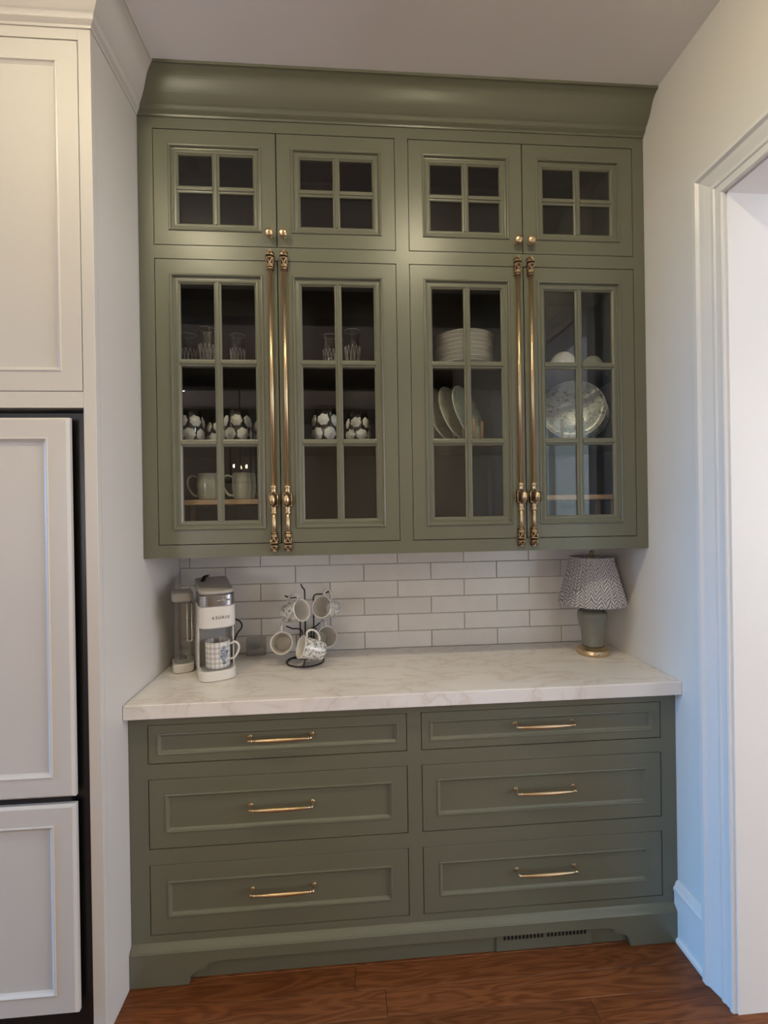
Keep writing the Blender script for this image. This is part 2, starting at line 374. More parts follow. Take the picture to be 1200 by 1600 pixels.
# rest of the kitchen behind the camera
DY0, DY1, DZ = -1.45, -.3, 2.15
b = MB(); b.box(XL0-.14, XL0, YF0, DY0, -.1, ZC+.05); b.box(XL0-.14, XL0, DY1, YB, -.1, ZC+.05); b.box(XL0-.14, XL0, DY0, DY1, DZ, ZC+.05)
struct(b.build('wall_left', M['wall']))
b = MB(); b.box(XL0, -1.0, -.03, .09, -.1, ZC+.05); struct(b.build('wall_back_left', M['wall']))
b = MB()
for y in (DY0, (DY0+DY1)/2, DY1): b.box(XL0-.09, XL0-.03, y-.05, y+.05, 0, DZ)
for z in (.03, DZ-.05): b.box(XL0-.09, XL0-.03, DY0, DY1, z-.05, z+.05)
door1 = struct(b.build('door_1', M['trim']))
q = MB(); q.box(XL0-.065, XL0-.06, DY0, DY1, 0, DZ); q.build('pane', M['pane'], door1)
WX0, WX1, WZ0, WZ1 = -3.7, -2.2, 1.05, 2.2
b = MB(); b.box(XL0, WX0, YF0-.14, YF0, -.1, ZC+.05); b.box(WX1, WR, YF0-.14, YF0, -.1, ZC+.05); b.box(WX0, WX1, YF0-.14, YF0, -.1, WZ0); b.box(WX0, WX1, YF0-.14, YF0, WZ1, ZC+.05)
struct(b.build('wall_front', M['wall']))
b = MB()
for x in (WX0, (WX0+WX1)/2, WX1): b.box(x-.04, x+.04, YF0-.09, YF0-.03, WZ0, WZ1)
for z in (WZ0, (WZ0+WZ1)/2, WZ1): b.box(WX0, WX1, YF0-.085, YF0-.035, z-.03, z+.03)
win1 = struct(b.build('window_1', M['trim']))
q = MB(); q.box(WX0, WX1, YF0-.065, YF0-.06, WZ0, WZ1); q.build('pane', M['pane'], win1)
# next room beyond the opening
def wall_with_window(name, wname, axis, c0, c1, a0, a1, w0, w1, z0, z1):
    q = MB()
    def bx(mb, p0, p1, u0, u1, za, zb):
        mb.box(u0, u1, p0, p1, za, zb) if axis == 'y' else mb.box(p0, p1, u0, u1, za, zb)
    bx(q, c0, c1, a0, w0, -.1, ZC+.05); bx(q, c0, c1, w1, a1, -.1, ZC+.05); bx(q, c0, c1, w0, w1, -.1, z0); bx(q, c0, c1, w0, w1, z1, ZC+.05)
    struct(q.build(name, M['wall']))
    q = MB(); m = (c0+c1)/2
    for u in (w0, (w0+w1)/2, w1): bx(q, m-.03, m+.03, u-.03, u+.03, z0, z1)
    for z in ((z0, (z0+z1)/2, z1) if z0 > .3 else (z0, z1)): bx(q, m-.025, m+.025, w0, w1, z-.025, z+.025)
    w = struct(q.build(wname, M['trim']))
    q = MB(); bx(q, m-.0025, m+.0025, w0, w1, z0, z1); q.build('pane', M['pane'], w)
wall_with_window('wall_next_room_right', 'window_2', 'x', 5.0, 5.14, -4.2, 1.1, -2.6, -.5, .5, 2.6)
wall_with_window('wall_next_room_front', 'window_3', 'y', -4.2, -4.08, WR+.14, 5.0, 2.38, 4.44, .06, 2.72)
b = MB(); b.box(WR+.14, 5.0, 1.0, 1.12, -.1, ZC+.05); struct(b.build('wall_next_room_back', M['wall']))

# backsplash tiles: 3 x 12 running bond
tile_cache = {}
TP, RP = .2965, .0745
zr = .9155
for i in range(7):
    z0 = .9145+i*RP; z1 = z0+RP-.003
    if i == 6: z1 = 1.3995
    x0 = .0435 if i % 2 == 1 else .1915
    # rows count from the worktop; joints measured on the photo
    x0 -= TP
    while x0 < WR:
        a, c = max(x0+.0015, WL+.001), min(x0+TP-.0015, WR-.0005)
        if c-a > .01:
            key = (round(c-a, 4), round(z1-z0, 4))
            if key not in tile_cache:
                q = MB(); q.box(0, c-a, -.0075, 0, 0, z1-z0, .0018, 2)
                t = q.build('tile', M['tile'], wall_back); tile_cache[key] = t.data
            else: t = new_obj('tile', tile_cache[key], None, wall_back)
            t.location = (a, YB+.0005+random.uniform(-.0008, .0008), z0)
            t.rotation_euler = (random.uniform(-.006, .006), 0, random.uniform(-.004, .004))
        x0 += TP

# ------------------------------------------------------------------ crown profile (projection, drop below ceiling)
CF = [(.235, .235), (.275, .262), (.32, .30), (.37, .345), (.42, .395), (.465, .445), (.505, .50), (.54, .555), (.575, .615), (.61, .675), (.645, .73), (.685, .78), (.73, .82), (.785, .855), (.845, .88), (.90, .90)]
CROWN = [(0, .118), (.004, .118), (.006, .112), (.012, .108), (.017, .104), (.017, .098), (.019, .094)]+[(.092*p, .118*(1-h)) for p, h in CF]+[(.086, .0105), (.092, .0100), (.092, .001), (0, .001)]

# ------------------------------------------------------------------ base cabinet
BC = empty('base_cabinet', (0, 0, 0), 0, 'sage green base cabinet with six inset drawers under the quartz worktop', 'cabinet')
XA, XB = WL+.001, WR-.001
ZT = .867
UX = [.055, .4825, .9105, .958, 1.3855, 1.814]
LX = [(.063, .9085), (.956, 1.804)]
LZ = [(.706, .8345), (.4295, .6575), (.151, .380)]
G = .0022
b = MB()
YD = .021
xs = [XA, .063, .9085, .956, 1.804, XB]
for a, c in ((XA, .063), (.9085, .956), (1.804, XB)): b.box(a, c, 0, YD, .10, ZT)
zz = [.10, .151, .380, .4295, .6575, .706, .8345, ZT]
for (xa, xb) in LX:
    for k in range(0, 8, 2): b.box(xa, xb, 0, YD, zz[k], zz[k+1])
b.build('face_frame', M['green'], BC)
b = MB(); b.box(XA, XB, .045, YB-.01, .05, ZT-.002); b.build('carcass', M['inner'], BC)
# plinth: moulded base with bracket feet
fx = [(XA, .002), (.188, .002), (.190, .018), (.196, .030), (.207, .040), (.222, .046), (.240, .049), (.246, .056), (.248, .062), (.262, .068), (.290, .0715)]
fxr = [(WR-(x-WL), z) for x, z in reversed(fx)]
front = fx+fxr+[(XB, .105), (XA, .105)]
b = MB(); b.prism(front, -.018, -.001); b.build('plinth', M['green'], BC)
PC = [(0, .103), (-.018, .103), (-.0185, .106), (-.015, .112), (-.010, .117), (-.004, .122), (-.0005, .127), (0, .128), (.004, .128), (.004, .103)]
b = MB(); b.loft([(XA, y, z) for y, z in PC], [(XB, y, z) for y, z in PC], smooth=False); b.build('plinth_moulding', M['green'], BC)
b = MB(); b.box(XA, XB, .006, .018, .001, .098); b.build('toe_board', M['green'], BC)

def panel_front(mbx, x0, x1, z0, z1, border, yf, depth=.006, mold=.013, thick=.018):
    """flat frame, bead, recessed centre"""
    e = .0012
    mbx.rect_sweep(x0, x1, z0, z1, [(0, yf+thick), (0, yf+e), (e, yf), (border, yf), (border+.0008, yf-.0018), (border+.003, yf-.0026), (border+.0055, yf-.0018), (border+.0065, yf+.001), (border+.009, yf+.0035), (border+mold, yf+depth), (border+mold+.001, yf+depth)], fill=True)
    mbx.poly([(x0, yf+thick, z0), (x0, yf+thick, z1), (x1, yf+thick, z1), (x1, yf+thick, z0)])
def pull_mesh(w=.2025):
    q = MB(); h = w/2
    q.tube([(-h+.004, -.028, 0), (-h*.7, -.030, 0), (-h*.35, -.031, 0), (0, -.0315, 0), (h*.35, -.031, 0), (h*.7, -.030, 0), (h-.004, -.028, 0)], [.0038, .0050, .0066, .0074, .0066, .0050, .0038], 12)
    for s in (-1, 1):
        q.tube([(s*h, 0, .002), (s*h, -.002, .002), (s*h, -.0035, .002)], [.0075, .0075, .006], 12)
        q.tube([(s*h, -.003, .002), (s*h, -.014, .0025), (s*h, -.022, .002), (s*(h-.001), -.0275, 0), (s*(h-.008), -.0285, 0)], [.0045, .0036, .0036, .0045, .0042], 10)
        q.tube([(s*(h-.012), -.0285, 0), (s*(h-.009), -.0285, 0)], .0056, 12)
    return q
pm = None
bord = [(.029, .027), (.054, .0495), (.056, .054)]
for ci, (xa, xb) in enumerate(LX):
    for ri, (za, zb) in enumerate(LZ):
        b = MB(); panel_front(b, xa+G, xb-G, za+G, zb-G, bord[ri][1], 0.0005)
        d = b.build('drawer', M['green'], BC)
        if pm is None: p = pull_mesh().build('pull', M['brass'], d); pm = p.data
        else: p = new_obj('pull', pm, None, d)
        p.location = ((xa+xb)/2+.003, .0005+.0055, (.777, .551, .275)[ri])
        p['label'] = 'satin brass drawer pull'
# floor register in the toe space
b = MB(); b.box(1.205, 1.545, -.0005, .0055, .004, .0700, .001)
vg = b.build('vent_grille', M['green'], BC)
q = None
for k in range(22):
    x = 1.234+k*.0131+(.009 if k >= 11 else 0)
    if q is None: q = MB().box(-.0042, .0042, -.0012, .0004, .042, .066).build('slot', M['slot'], vg); qd = q.data
    else: q = new_obj('slot', qd, None, vg)
    q.location = (x-.0, 0, 0)

# worktop
b = MB(); b.box(WL+.0005, WR-.0005, -.036, YB-.009, .8675, .914, .003, 2)
tag(b.build('worktop', M['quartz']), 'white veined quartz worktop on the green base cabinet', 'worktop')

# ------------------------------------------------------------------ wall cabinet
UC = empty('wall_cabinet', (0, YU, 1.361), 0, 'tall sage green glass-fronted wall cabinet hung above the worktop', 'cabinet')
def ubuild(mbx, name, mat, parent=UC):
    o = mbx.build(name, mat); o.parent = parent
    if parent is UC: o.matrix_parent_inverse = Matrix.Translation((0, YU, 1.361)).inverted()
    return o
ZU0, ZU1 = 1.361, 2.93
UZ = [(2.465, 2.8755), (1.4065, 2.4185)]
b = MB()
Y0, Y1 = YU, YU+.021
for a, c in ((XA, .055), (.9105, .958), (1.814, XB)): b.box(a, c, Y0, Y1, ZU0, ZC-.09)
for xa, xb in ((.055, .9105), (.958, 1.814)):
    b.box(xa, xb, Y0, Y1, ZU0, 1.4065); b.box(xa, xb, Y0, Y1, 2.4185, 2.465); b.box(xa, xb, Y0, Y1, 2.8755, ZC-.09)
ubuild(b, 'face_frame', M['green'])
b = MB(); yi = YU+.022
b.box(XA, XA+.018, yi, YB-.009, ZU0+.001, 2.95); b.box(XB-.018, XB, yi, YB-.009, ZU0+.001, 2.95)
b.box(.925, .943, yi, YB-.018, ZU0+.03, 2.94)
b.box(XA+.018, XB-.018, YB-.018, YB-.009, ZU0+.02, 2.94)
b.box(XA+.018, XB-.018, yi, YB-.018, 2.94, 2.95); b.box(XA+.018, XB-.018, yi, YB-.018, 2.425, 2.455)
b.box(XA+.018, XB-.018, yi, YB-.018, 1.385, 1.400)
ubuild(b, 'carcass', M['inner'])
b = MB(); b.box(XA+.019, XB-.019, yi, YB-.0095, ZU0+.001, 1.3845); ubuild(b, 'bottom_panel', M['green'])
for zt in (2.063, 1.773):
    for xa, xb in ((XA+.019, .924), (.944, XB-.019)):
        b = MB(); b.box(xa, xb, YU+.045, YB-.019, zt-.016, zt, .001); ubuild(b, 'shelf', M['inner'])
# crown, mitred into the white crown on the left
b = MB()
A_ = [(WL+p, YU-p, ZC-d) for p, d in CROWN]; B_ = [(WR-.0005, YU-p, ZC-d) for p, d in CROWN]
b.loft(A_, B_); ubuild(b, 'crown_moulding', M['green'])
# doors
SASH = [(0, .020), (0, .0012), (.0012, 0), (.050, 0), (.0506, -.0030), (.0535, -.0048), (.0570, -.0042), (.0590, -.0010), (.0600, .0050), (.0640, .0058), (.0680, .0052), (.0700, .0048), (.0760, .0052), (.0775, .0070), (.0800, .0095), (.0820, .0110), (.0820, .020)]
PI_ = .0805
def muntin(mbx, horizontal, a, c, m0, y):
    pr = [(-.0125, .012), (-.0125, .0055), (-.009, .0040), (-.006, .0036), (-.004, -.0002), (.004, -.0002), (.006, .0036), (.009, .0040), (.0125, .0055), (.0125, .012)]
    if horizontal: mbx.loft([(a, y+d, m0+t) for t, d in pr], [(c, y+d, m0+t) for t, d in pr])
    else: mbx.loft([(m0+t, y+d, a) for t, d in pr], [(m0+t, y+d, c) for t, d in pr])
knob_me = None; bolt_me = {}
def knob_mesh():
    q = MB(); Mx = Matrix.Rotation(R(90), 4, 'X')     # local z -> -y
    q.lathe([(.0085, 0), (.0085, .002), (.006, .004), (.0045, .008), (.0045, .014), (.007, .017), (.0125, .020), (.0150, .024), (.0150, .028), (.0125, .0315), (.007, .0335), (.001, .034)], 20, Mx)
    return q
def bolt_parts():
    """cremone bolt drawn about x=0 on a face at y=0, absolute z"""
    rod = MB(); zt0, zt1 = 1.600, 2.385
    rod.tube([(0, -.011, zt0), (0, -.011, zt1)], .0072, 10); rod.tube([(0, -.011, 1.425), (0, -.011, 1.53)], .0072, 10)
    guides = []
    def cap(z, s, rib):
        """ornamented guide: z at the finial end, s=+1 points down from it; body coloured dark as crevice shade, bright filigree"""
        q = MB()
        q.box(-.0130, .0130, -.006, 0, min(z, z+s*.068), max(z, z+s*.068), .002)
        T = Matrix.Translation((0, -.0105, z)) @ Matrix.Scale(s, 4, (0, 0, 1))
        q.lathe([(.003, .001), (.0060, .003), (.0095, .009), (.0125, .017), (.0130, .0205), (.0085, .0225), (.0080, .0275), (.0130, .0295), (.0125, .033), (.0095, .044), (.0070, .050), (.0075, .062), (.0080, .070)], 14, T)
        def ring(r, zz, t): rib.tube([(r*math.cos(2*math.pi*k/16), -.0105+r*math.sin(2*math.pi*k/16), z+s*zz) for k in range(16)], t, 6, closed=True)
        ring(.0050, .0015, .0022); ring(.0142, .0195, .0017); ring(.0142, .0305, .0017)
        ring(.0095, .0530, .0026); ring(.0090, .0580, .0030); ring(.0092, .0665, .0018)
        for a in range(4):
            an = a*math.pi/2-math.pi/2
            for sg in (-1, 1):
                P1, P2 = [], []
                for t in range(7):
                    u = t/6; aa = an+sg*u*math.pi/4
                    r1 = .0058+.0088*u; P1.append((math.cos(aa)*r1, -.0105+math.sin(aa)*r1, z+s*(.003+.016*u)))
                    r2 = .0098+.0046*u; P2.append((math.cos(aa)*r2, -.0105+math.sin(aa)*r2, z+s*(.050-.019*u)))
                rib.tube(P1, .0014, 5); rib.tube(P2, .0014, 5)
        return q
    rib, rib2, rib3 = MB(), MB(), MB()
    top = cap(2.450, -1, rib2); bot = cap(1.379, 1, rib3)
    bx = MB()
    zc = 1.562
    pts = [(-.0155, -.020), (-.008, -.024), (0, -.031), (.008, -.024), (.0155, -.020), (.0155, .020), (.008, .024), (0, .031), (-.008, .024), (-.0155, .020)]
    bx.loft([(x, 0, zc+z) for x, z in pts], [(x*.95, -.016, zc+z*.96) for x, z in pts])
    for k in range(len(pts)):
        x, z = pts[k]; x2, z2 = pts[(k+1) % len(pts)]
        rib.tube([(x*.95, -.0165, zc+z*.96), (x2*.95, -.0165, zc+z2*.96)], .0017, 6)
    for s in (-1, 1):
        rib.lathe([(.009, .026), (.0105, .030), (.0085, .035), (.0085, .040), (.0108, .044), (.0108, .049), (.008, .051)], 14, Matrix.Translation((0, -.0105, zc)) @ Matrix.Scale(s, 4, (0, 0, 1)))
    kn = MB()
    kn.lathe([(.006, 0), (.006, .012), (.010, .015), (.0145, .022), (.0155, .029), (.013, .036), (.006, .040), (.001, .041)], 16, Matrix.Translation((0, -.014, zc)) @ Matrix.Rotation(R(90), 4, 'X') @ Matrix.Diagonal((.72, 1.25, 1, 1)))
    return dict(bolt_rod=(rod, 'brass'), bolt_top_guide=(top, 'crevice_shade'), bolt_bottom_guide=(bot, 'crevice_shade'), bolt_case=(bx, 'crevice_shade'), bolt_case_trim=(rib, 'brass'), bolt_top_filigree=(rib2, 'brass'), bolt_bottom_filigree=(rib3, 'brass'), bolt_knob=(kn, 'brass'))
pane_me = {}
for row, (za, zb) in enumerate(UZ):
    for di in range(4):
        xa, xb = [(UX[0], UX[1]), (UX[1], UX[2]), (UX[3], UX[4]), (UX[4], UX[5])][di]
        x0, x1, z0, z1 = xa+G*.8, xb-G*.8, za+G, zb-G
        b = MB(); b.rect_sweep(x0, x1, z0, z1, [(d, YU+y) for d, y in SASH])
        dr = ubuild(b, 'door', M['green'])
        px0, px1, pz0, pz1 = x0+PI_, x1-PI_, z0+PI_, z1-PI_
        xm = (px0+px1)/2
        nr = 2 if row == 0 else 3
        zs = [pz0+(pz1-pz0)*k/nr for k in range(1, nr)]
        if row == 1: zs = [1.768, 2.054]
        q = MB(); muntin(q, False, pz0-.003, pz1+.003, xm, YU+.004); q.build('muntin', M['green'], dr)
        for z in zs:
            for s in ((px0-.003, xm-.0118), (xm+.0118, px1+.003)):
                q = MB(); muntin(q, True, s[0], s[1], z, YU+.0042); q.build('muntin', M['green'], dr)
        zl = [pz0]+zs+[pz1]
        for k in range(nr):
            for a, c in ((px0-.0008, xm-.004), (xm+.004, px1+.0008)):
                lo = zl[k]-.0008 if k == 0 else zl[k]+.004; hi = zl[k+1]+.0008 if k == nr-1 else zl[k+1]-.004
                q = MB(); q.box(a, c, YU+.0135, YU+.0165, lo, hi)
                q.build('glass_pane', M['pane'], dr)
        inner = xb if di in (0, 2) else xa; sg = -1 if di in (0, 2) else 1
        if row == 0:
            if knob_me is None: k = knob_mesh().build('knob', M['brass'], dr); knob_me = k.data
            else: k = new_obj('knob', knob_me, None, dr)
            k.location = (inner+sg*.0245, YU, 2.505); k['label'] = 'round brass knob'
        else:
            if not bolt_me:
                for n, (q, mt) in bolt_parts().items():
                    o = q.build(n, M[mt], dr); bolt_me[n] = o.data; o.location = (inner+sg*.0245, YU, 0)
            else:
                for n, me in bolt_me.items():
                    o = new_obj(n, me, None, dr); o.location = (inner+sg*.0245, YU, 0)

# ------------------------------------------------------------------ refrigerator enclosure on the left
YF = -.158
XF = -1.05
FC = empty('refrigerator_cabinet', (-.5, YF, 0), 0, 'white painted built-in cabinet surrounding the panelled refrigerator', 'cabinet')
def fbuild(mbx, name, mat, parent=FC):
    o = mbx.build(name, mat); o.parent = parent
    if parent is FC: o.matrix_parent_inverse = Matrix.Translation((-.5, YF, 0)).inverted()
    return o
b = MB(); b.box(-.016, WL, YF+.0212, YB, 0, ZC); fbuild(b, 'end_panel', M['white'])
b = MB(); b.box(XF, XF+.018, YF, YB, 0, ZC); fbuild(b, 'end_panel', M['white'])
b = MB()
ZR0, ZR1, ZD1 = 1.827, 1.873, 2.884
b.box(-.032, WL, YF, YF+.021, 0, ZC-.02, .0008); b.box(XF+.018, XF+.034, YF, YF+.021, 0, ZC-.02)
b.box(XF+.034, -.032, YF, YF+.021, ZR0, ZR1); b.box(XF+.034, -.032, YF, YF+.021, ZD1, ZC-.02)
fbuild(b, 'face_frame', M['white'])
b = MB(); b.box(XF+.018, -.0165, YF+.022, YB, ZR0+.002, ZC-.002); fbuild(b, 'carcass', M['white'])
xm = (XF+.034-.032)/2
for xa, xb in ((XF+.034, xm), (xm, -.032)):
    b = MB(); panel_front(b, xa+G, xb-G, ZR1+G, ZD1-G, .056, YF+.0005, .007, .014); fbuild(b, 'door', M['white'])
# white crown wrapping the end panel and front
b = MB()
s0 = [(WL+p, YU-p, ZC-d) for p, d in CROWN]; s1 = [(WL+p, YF-p, ZC-d) for p, d in CROWN]; s2 = [(XF-p, YF-p, ZC-d) for p, d in CROWN]; s3 = [(XF-p, YU, ZC-d) for p, d in CROWN]
b.loft(s0, s1, caps=False); b.loft(s1, s2, caps=False); b.loft(s2, s3, caps=False); fbuild(b, 'crown_moulding', M['white'])

FR = empty('refrigerator', (-.5, -.1, 0), 0, 'built-in refrigerator with white panelled doors set in a dark gap', 'refrigerator')
def rbuild(mbx, name, mat, parent=FR):
    o = mbx.build(name, mat); o.parent = parent
    if parent is FR: o.matrix_parent_inverse = Matrix.Translation((-.5, -.1, 0)).inverted()
    return o
b = MB(); b.box(XF+.036, -.034, -.1365, YB-.02, .012, 1.815); b.box(XF+.08, -.085, -.1525, -.1365, .11, 1.78); rbuild(b, 'body', M['gap'])
for (za, zb, nm, bd) in ((.7135, 1.797, 'door', .057), (.093, .6925, 'drawer', .057)):
    x0, x1 = XF+.06, -.068; yf = YF-.012
    b = MB(); be = .007
    bb = bd
    prof = [(0, yf+.018), (0, yf+be), (be, yf), (bb, yf), (bb+.001, yf-.0016), (bb+.004, yf-.0022), (bb+.007, yf+.001), (bb+.009, yf+.004), (bb+.014, yf+.007), (bb+.016, yf+.0072)]
    b.rect_sweep(x0, x1, za, zb, prof, fill=True); b.poly([(x0, yf+.018, za), (x0, yf+.018, zb), (x1, yf+.018, zb), (x1, yf+.018, za)])
    rbuild(b, nm, M['white'])

# ------------------------------------------------------------------ things on the worktop
ZW = .9142
# --- single-serve coffee machine
CM = empty('coffee_maker', (.251, .150, ZW), R(22), 'white single-serve coffee machine with a clear side water tank on the worktop', 'coffee maker')
HW = .064
def yfront(x, w=.064, D=.05, p=3.0): return D*(1-max(0, 1-min(1, abs(x)/w)**p)**(1/p))
def dshape(w, back, cut=0.0, n=28, arc=.05, r=.012):
    P = [(w-r, back), (w, back-r)]
    for k in range(n+1):
        c = math.cos(math.pi*k/n); x = w*math.copysign(abs(c)**(2/3), c); y = yfront(x, w, arc)+cut
        P.append((x, y))
    P += [(-w, back-r), (-w+r, back)]
    return P
def dloft(w, back, z0, z1, cut=0, arc=.05, e=.003, w1=None, ztop=None):
    q = MB(); L_ = []
    for (ins, z) in ((e, z0), (0, z0+e), (0, z1-e), (e, z1)):
        L_.append([(x*(1-ins/w), y+(ins if y < .1 else -ins), z) for x, y in dshape(w, back, cut, arc=arc)])
    if ztop:   # slope the top towards the back
        L_ = [[(x, y, z+ztop*(max(0, y)/back if z > (z0+z1)/2 else 0)) for x, y, z in l] for l in L_]
    for A, B in zip(L_, L_[1:]): q.loft(A, B, caps=False)
    q.poly(list(reversed(L_[0]))); q.poly(L_[-1])
    return q
dloft(HW, .165, .001, .036).build('drip_base', M['applw'], CM)
dloft(HW-.010, .10, .0361, .0372, cut=.010, e=.0003, arc=.042).build('drip_tray', M['applg'], CM)
b = MB(); b.box(-HW, HW, .100, .262, 0, .262, .012, 3); b.box(-HW, -HW+.006, .072, .104, .03, .20, .002); b.box(HW-.006, HW, .072, .104, .03, .20, .002)
b.build('body', M['applw'], CM)
b = MB(); b.box(-HW+.006, HW-.006, .0955, .0995, .036, .192); b.build('recess_panel', M['applg'], CM)
dloft(HW, .16, .190, .268, e=.004).build('brew_head', M['applw'], CM)
dloft(HW-.001, .15, .2685, .310, cut=.001, e=.002).build('silver_band', M['chrome'], CM)
dloft(HW-.004, .235, .3102, .320, cut=.012, e=.003, ztop=.028).build('lid', M['applt'], CM)
b = MB(); b.tube([(x*.05, yfront(x*.05)-.002, .290) for x in (-.1, .1, .3, .5, .7, .8)], .006, 8, flat=.55); b.build('lid_handle', M['chrome'], CM)
b = MB(); b.tube([(-.040, .150, .322), (-.036, .172, .338), (-.028, .192, .352), (-.016, .205, .357)], [.005, .0085, .0075, .005], 8); b.build('latch', M['black'], CM)
b = MB(); b.lathe([(.002, 0), (.005, .002), (.005, .007), (.002, .009)], 10, Matrix.Translation((-.010, .207, .352))); b.build('latch_tip', M['chrome'], CM)
# lettering on the head
fc = bpy.data.curves.new('lettering', 'FONT'); fc.body = 'KEURIG'; fc.size = .0140; fc.space_character = 1.35; fc.align_x = 'CENTER'; fc.extrude = .0002; fc.offset = .0002
fo = bpy.data.objects.new('lettering_tmp', fc); COL.objects.link(fo)
bpy.context.view_layer.update()
me = bpy.data.meshes.new_from_object(fo.evaluated_get(bpy.context.evaluated_depsgraph_get()))
bpy.data.objects.remove(fo, do_unlink=True)
for v in me.vertices:
    x, y, z = v.co; X = x+.010
    v.co = (X, yfront(X)-.0006-z, y+.224)
me.name = 'lettering'; new_obj('lettering', me, M['ink'], CM)
# water tank on the left side
def rbox(x0, x1, y0, y1, r=.02, n=5):
    P = []
    for cx, cy, a0 in ((x1-r, y0+r, -90), (x1-r, y1-r, 0), (x0+r, y1-r, 90), (x0+r, y0+r, 180)):
        for k in range(n+1):
            a = R(a0+90*k/n); P.append((cx+r*math.cos(a), cy+r*math.sin(a)))
    return P
def rloft(name, mat, x0, x1, y0, y1, z0, z1, e=.003, r=.02, parent=CM, taper=0):
    q = MB(); L_ = []
    for ins, z in ((e, z0), (0, z0+e), (-taper, z1-e), (e-taper, z1)):
        L_.append([(x, y, z) for x, y in rbox(x0+ins, x1-ins, y0+ins, y1-ins, r)])
    for A, B in zip(L_, L_[1:]): q.loft(A, B, caps=False, smooth=False)
    q.poly(list(reversed(L_[0]))); q.poly(L_[-1])
    return q.build(name, mat, parent)
rloft('tank_base', M['applw'], -.145, -.070, .155, .270, .001, .034)
rloft('water_tank', M['clear'], -.141, -.074, .159, .266, .035, .270, taper=.0)
rloft('tank_lid', M['lidw'], -.146, -.070, .153, .272, .2705, .304, e=.004)
b = MB(); pts = [(-.094, .157, .12), (-.094, .157, .262), (-.078, .157, .262), (-.078, .157, .12)]
b.tube(pts+[pts[0]], .0022, 8); b.build('tank_handle', M['porc'], CM)
b = MB(); b.lathe([(.001, 0), (.012, .001), (.014, .006), (.011, .013), (.001, .014)], 12, Matrix.Translation((-.108, .19, .043))); b.build('tank_valve', M['slot'], CM)
b = MB(); b.tube(smooth_path([(HW-.006, .20, .170), (HW+.016, .198, .174), (HW+.036, .195, .168), (HW+.048, .194, .152), (HW+.046, .194, .134), (HW+.034, .20, .118), (HW+.022, .215, .085), (HW+.014, .235, .04), (HW-.002, .25, .006)]), .0032, 8); b.build('power_cord', M['black'], CM)

def mug_meshes(rb, rt, h, th=.0032, hw=.030, hz=(.25, .82), hr=.0042, belly=0):
    q = MB(); P = [(rb*.8, 0), (rb*.96, .001), (rb, .004)]
    for k in range(1, 9): t = k/8; P.append((rb+(rt-rb)*t+belly*math.sin(math.pi*t), .004+(h-.005)*t))
    P += [(rt-th*.3, h), (rt-th*.8, h)]
    for k in range(8, 0, -1): t = k/8; P.append((rb+(rt-rb)*t+belly*math.sin(math.pi*t)-th, .006+(h-.008)*t))
    P += [(rb-th*1.8, .0055)]
    q.lathe(P, 32)
    w = MB(); z0, z1 = h*hz[0], h*hz[1]; rr0 = rb+(rt-rb)*hz[0]+belly*math.sin(math.pi*hz[0])-.0015; rr1 = rb+(rt-rb)*hz[1]+belly*math.sin(math.pi*hz[1])-.0015
    w.tube(smooth_path([(rr1, 0, z1), (rr1+hw*.5, 0, z1+.006), (rr1+hw*.88, 0, z1-.002), (max(rr0, rr1)+hw, 0, z1-(z1-z0)*.3), (max(rr0, rr1)+hw*.85, 0, z1-(z1-z0)*.6), (rr0+hw*.5, 0, z0+.004), (rr0, 0, z0)]), hr, 10, flat=1.35, up=(0, 1, 0))
    return q, w
# plaid mug standing in the machine
PM = empty('coffee_mug', (.2335, .203, ZW+.0375), 0, 'grey plaid mug with a blue motif standing on the coffee machine tray', 'mug')
q, w = mug_meshes(.0425, .0445, .098, hw=.032)
q.build('mug_body', M['plaid'], PM); w.build('handle', M['porc'], PM)
PM.rotation_euler = (0, 0, R(12))
# printed blue motif, laid on the mug wall
def on_mug(u, z, r=.0449): a = R(-82)+u/.0445; return (r*math.cos(a), r*math.sin(a), z)
def blob(pts, name, mat, lift):
    q = MB(); q.poly([on_mug(u, z, .0447+lift) for u, z in pts]); return q.build(name, mat, PM)
def ell(cu, cz, ru, rz, n=14): return [(cu+ru*math.cos(2*math.pi*k/n), cz+rz*math.sin(2*math.pi*k/n)) for k in range(n)]
cu = .019
blob(ell(cu, .060, .0105, .012), 'motif', M['bluep'], .0004)
blob(ell(cu-.001, .077, .007, .006), 'motif', M['bluep'], .0005)
blob([(cu-.011, .052), (cu-.008, .040), (cu-.003, .027), (cu-.004, .022), (cu+.006, .022), (cu+.005, .028), (cu+.009, .042), (cu+.011, .052)], 'motif', M['bluep'], .0005)
blob([(cu-.012, .053), (cu-.010, .043), (cu-.004, .028), (cu-.007, .033), (cu-.014, .050)], 'motif', M['navy'], .0008)
blob([(cu+.010, .056), (cu+.013, .068), (cu+.016, .066), (cu+.013, .054), (cu+.010, .046)], 'motif', M['navy'], .0008)
blob([(cu-.014, .068), (cu-.009, .073), (cu-.008, .069), (cu-.012, .065)], 'motif', M['navy'], .0008)
blob([(cu-.006, .0225), (cu-.006, .0185), (cu+.007, .0185), (cu+.007, .0225)], 'motif', M['navy'], .0009)
for du, dz in ((-.004, .062), (.003, .057), (.001, .067), (-.002, .040), (.003, .034)):
    blob(ell(cu+du, dz, .0022, .0022, 8), 'motif', M['porc'], .0011)

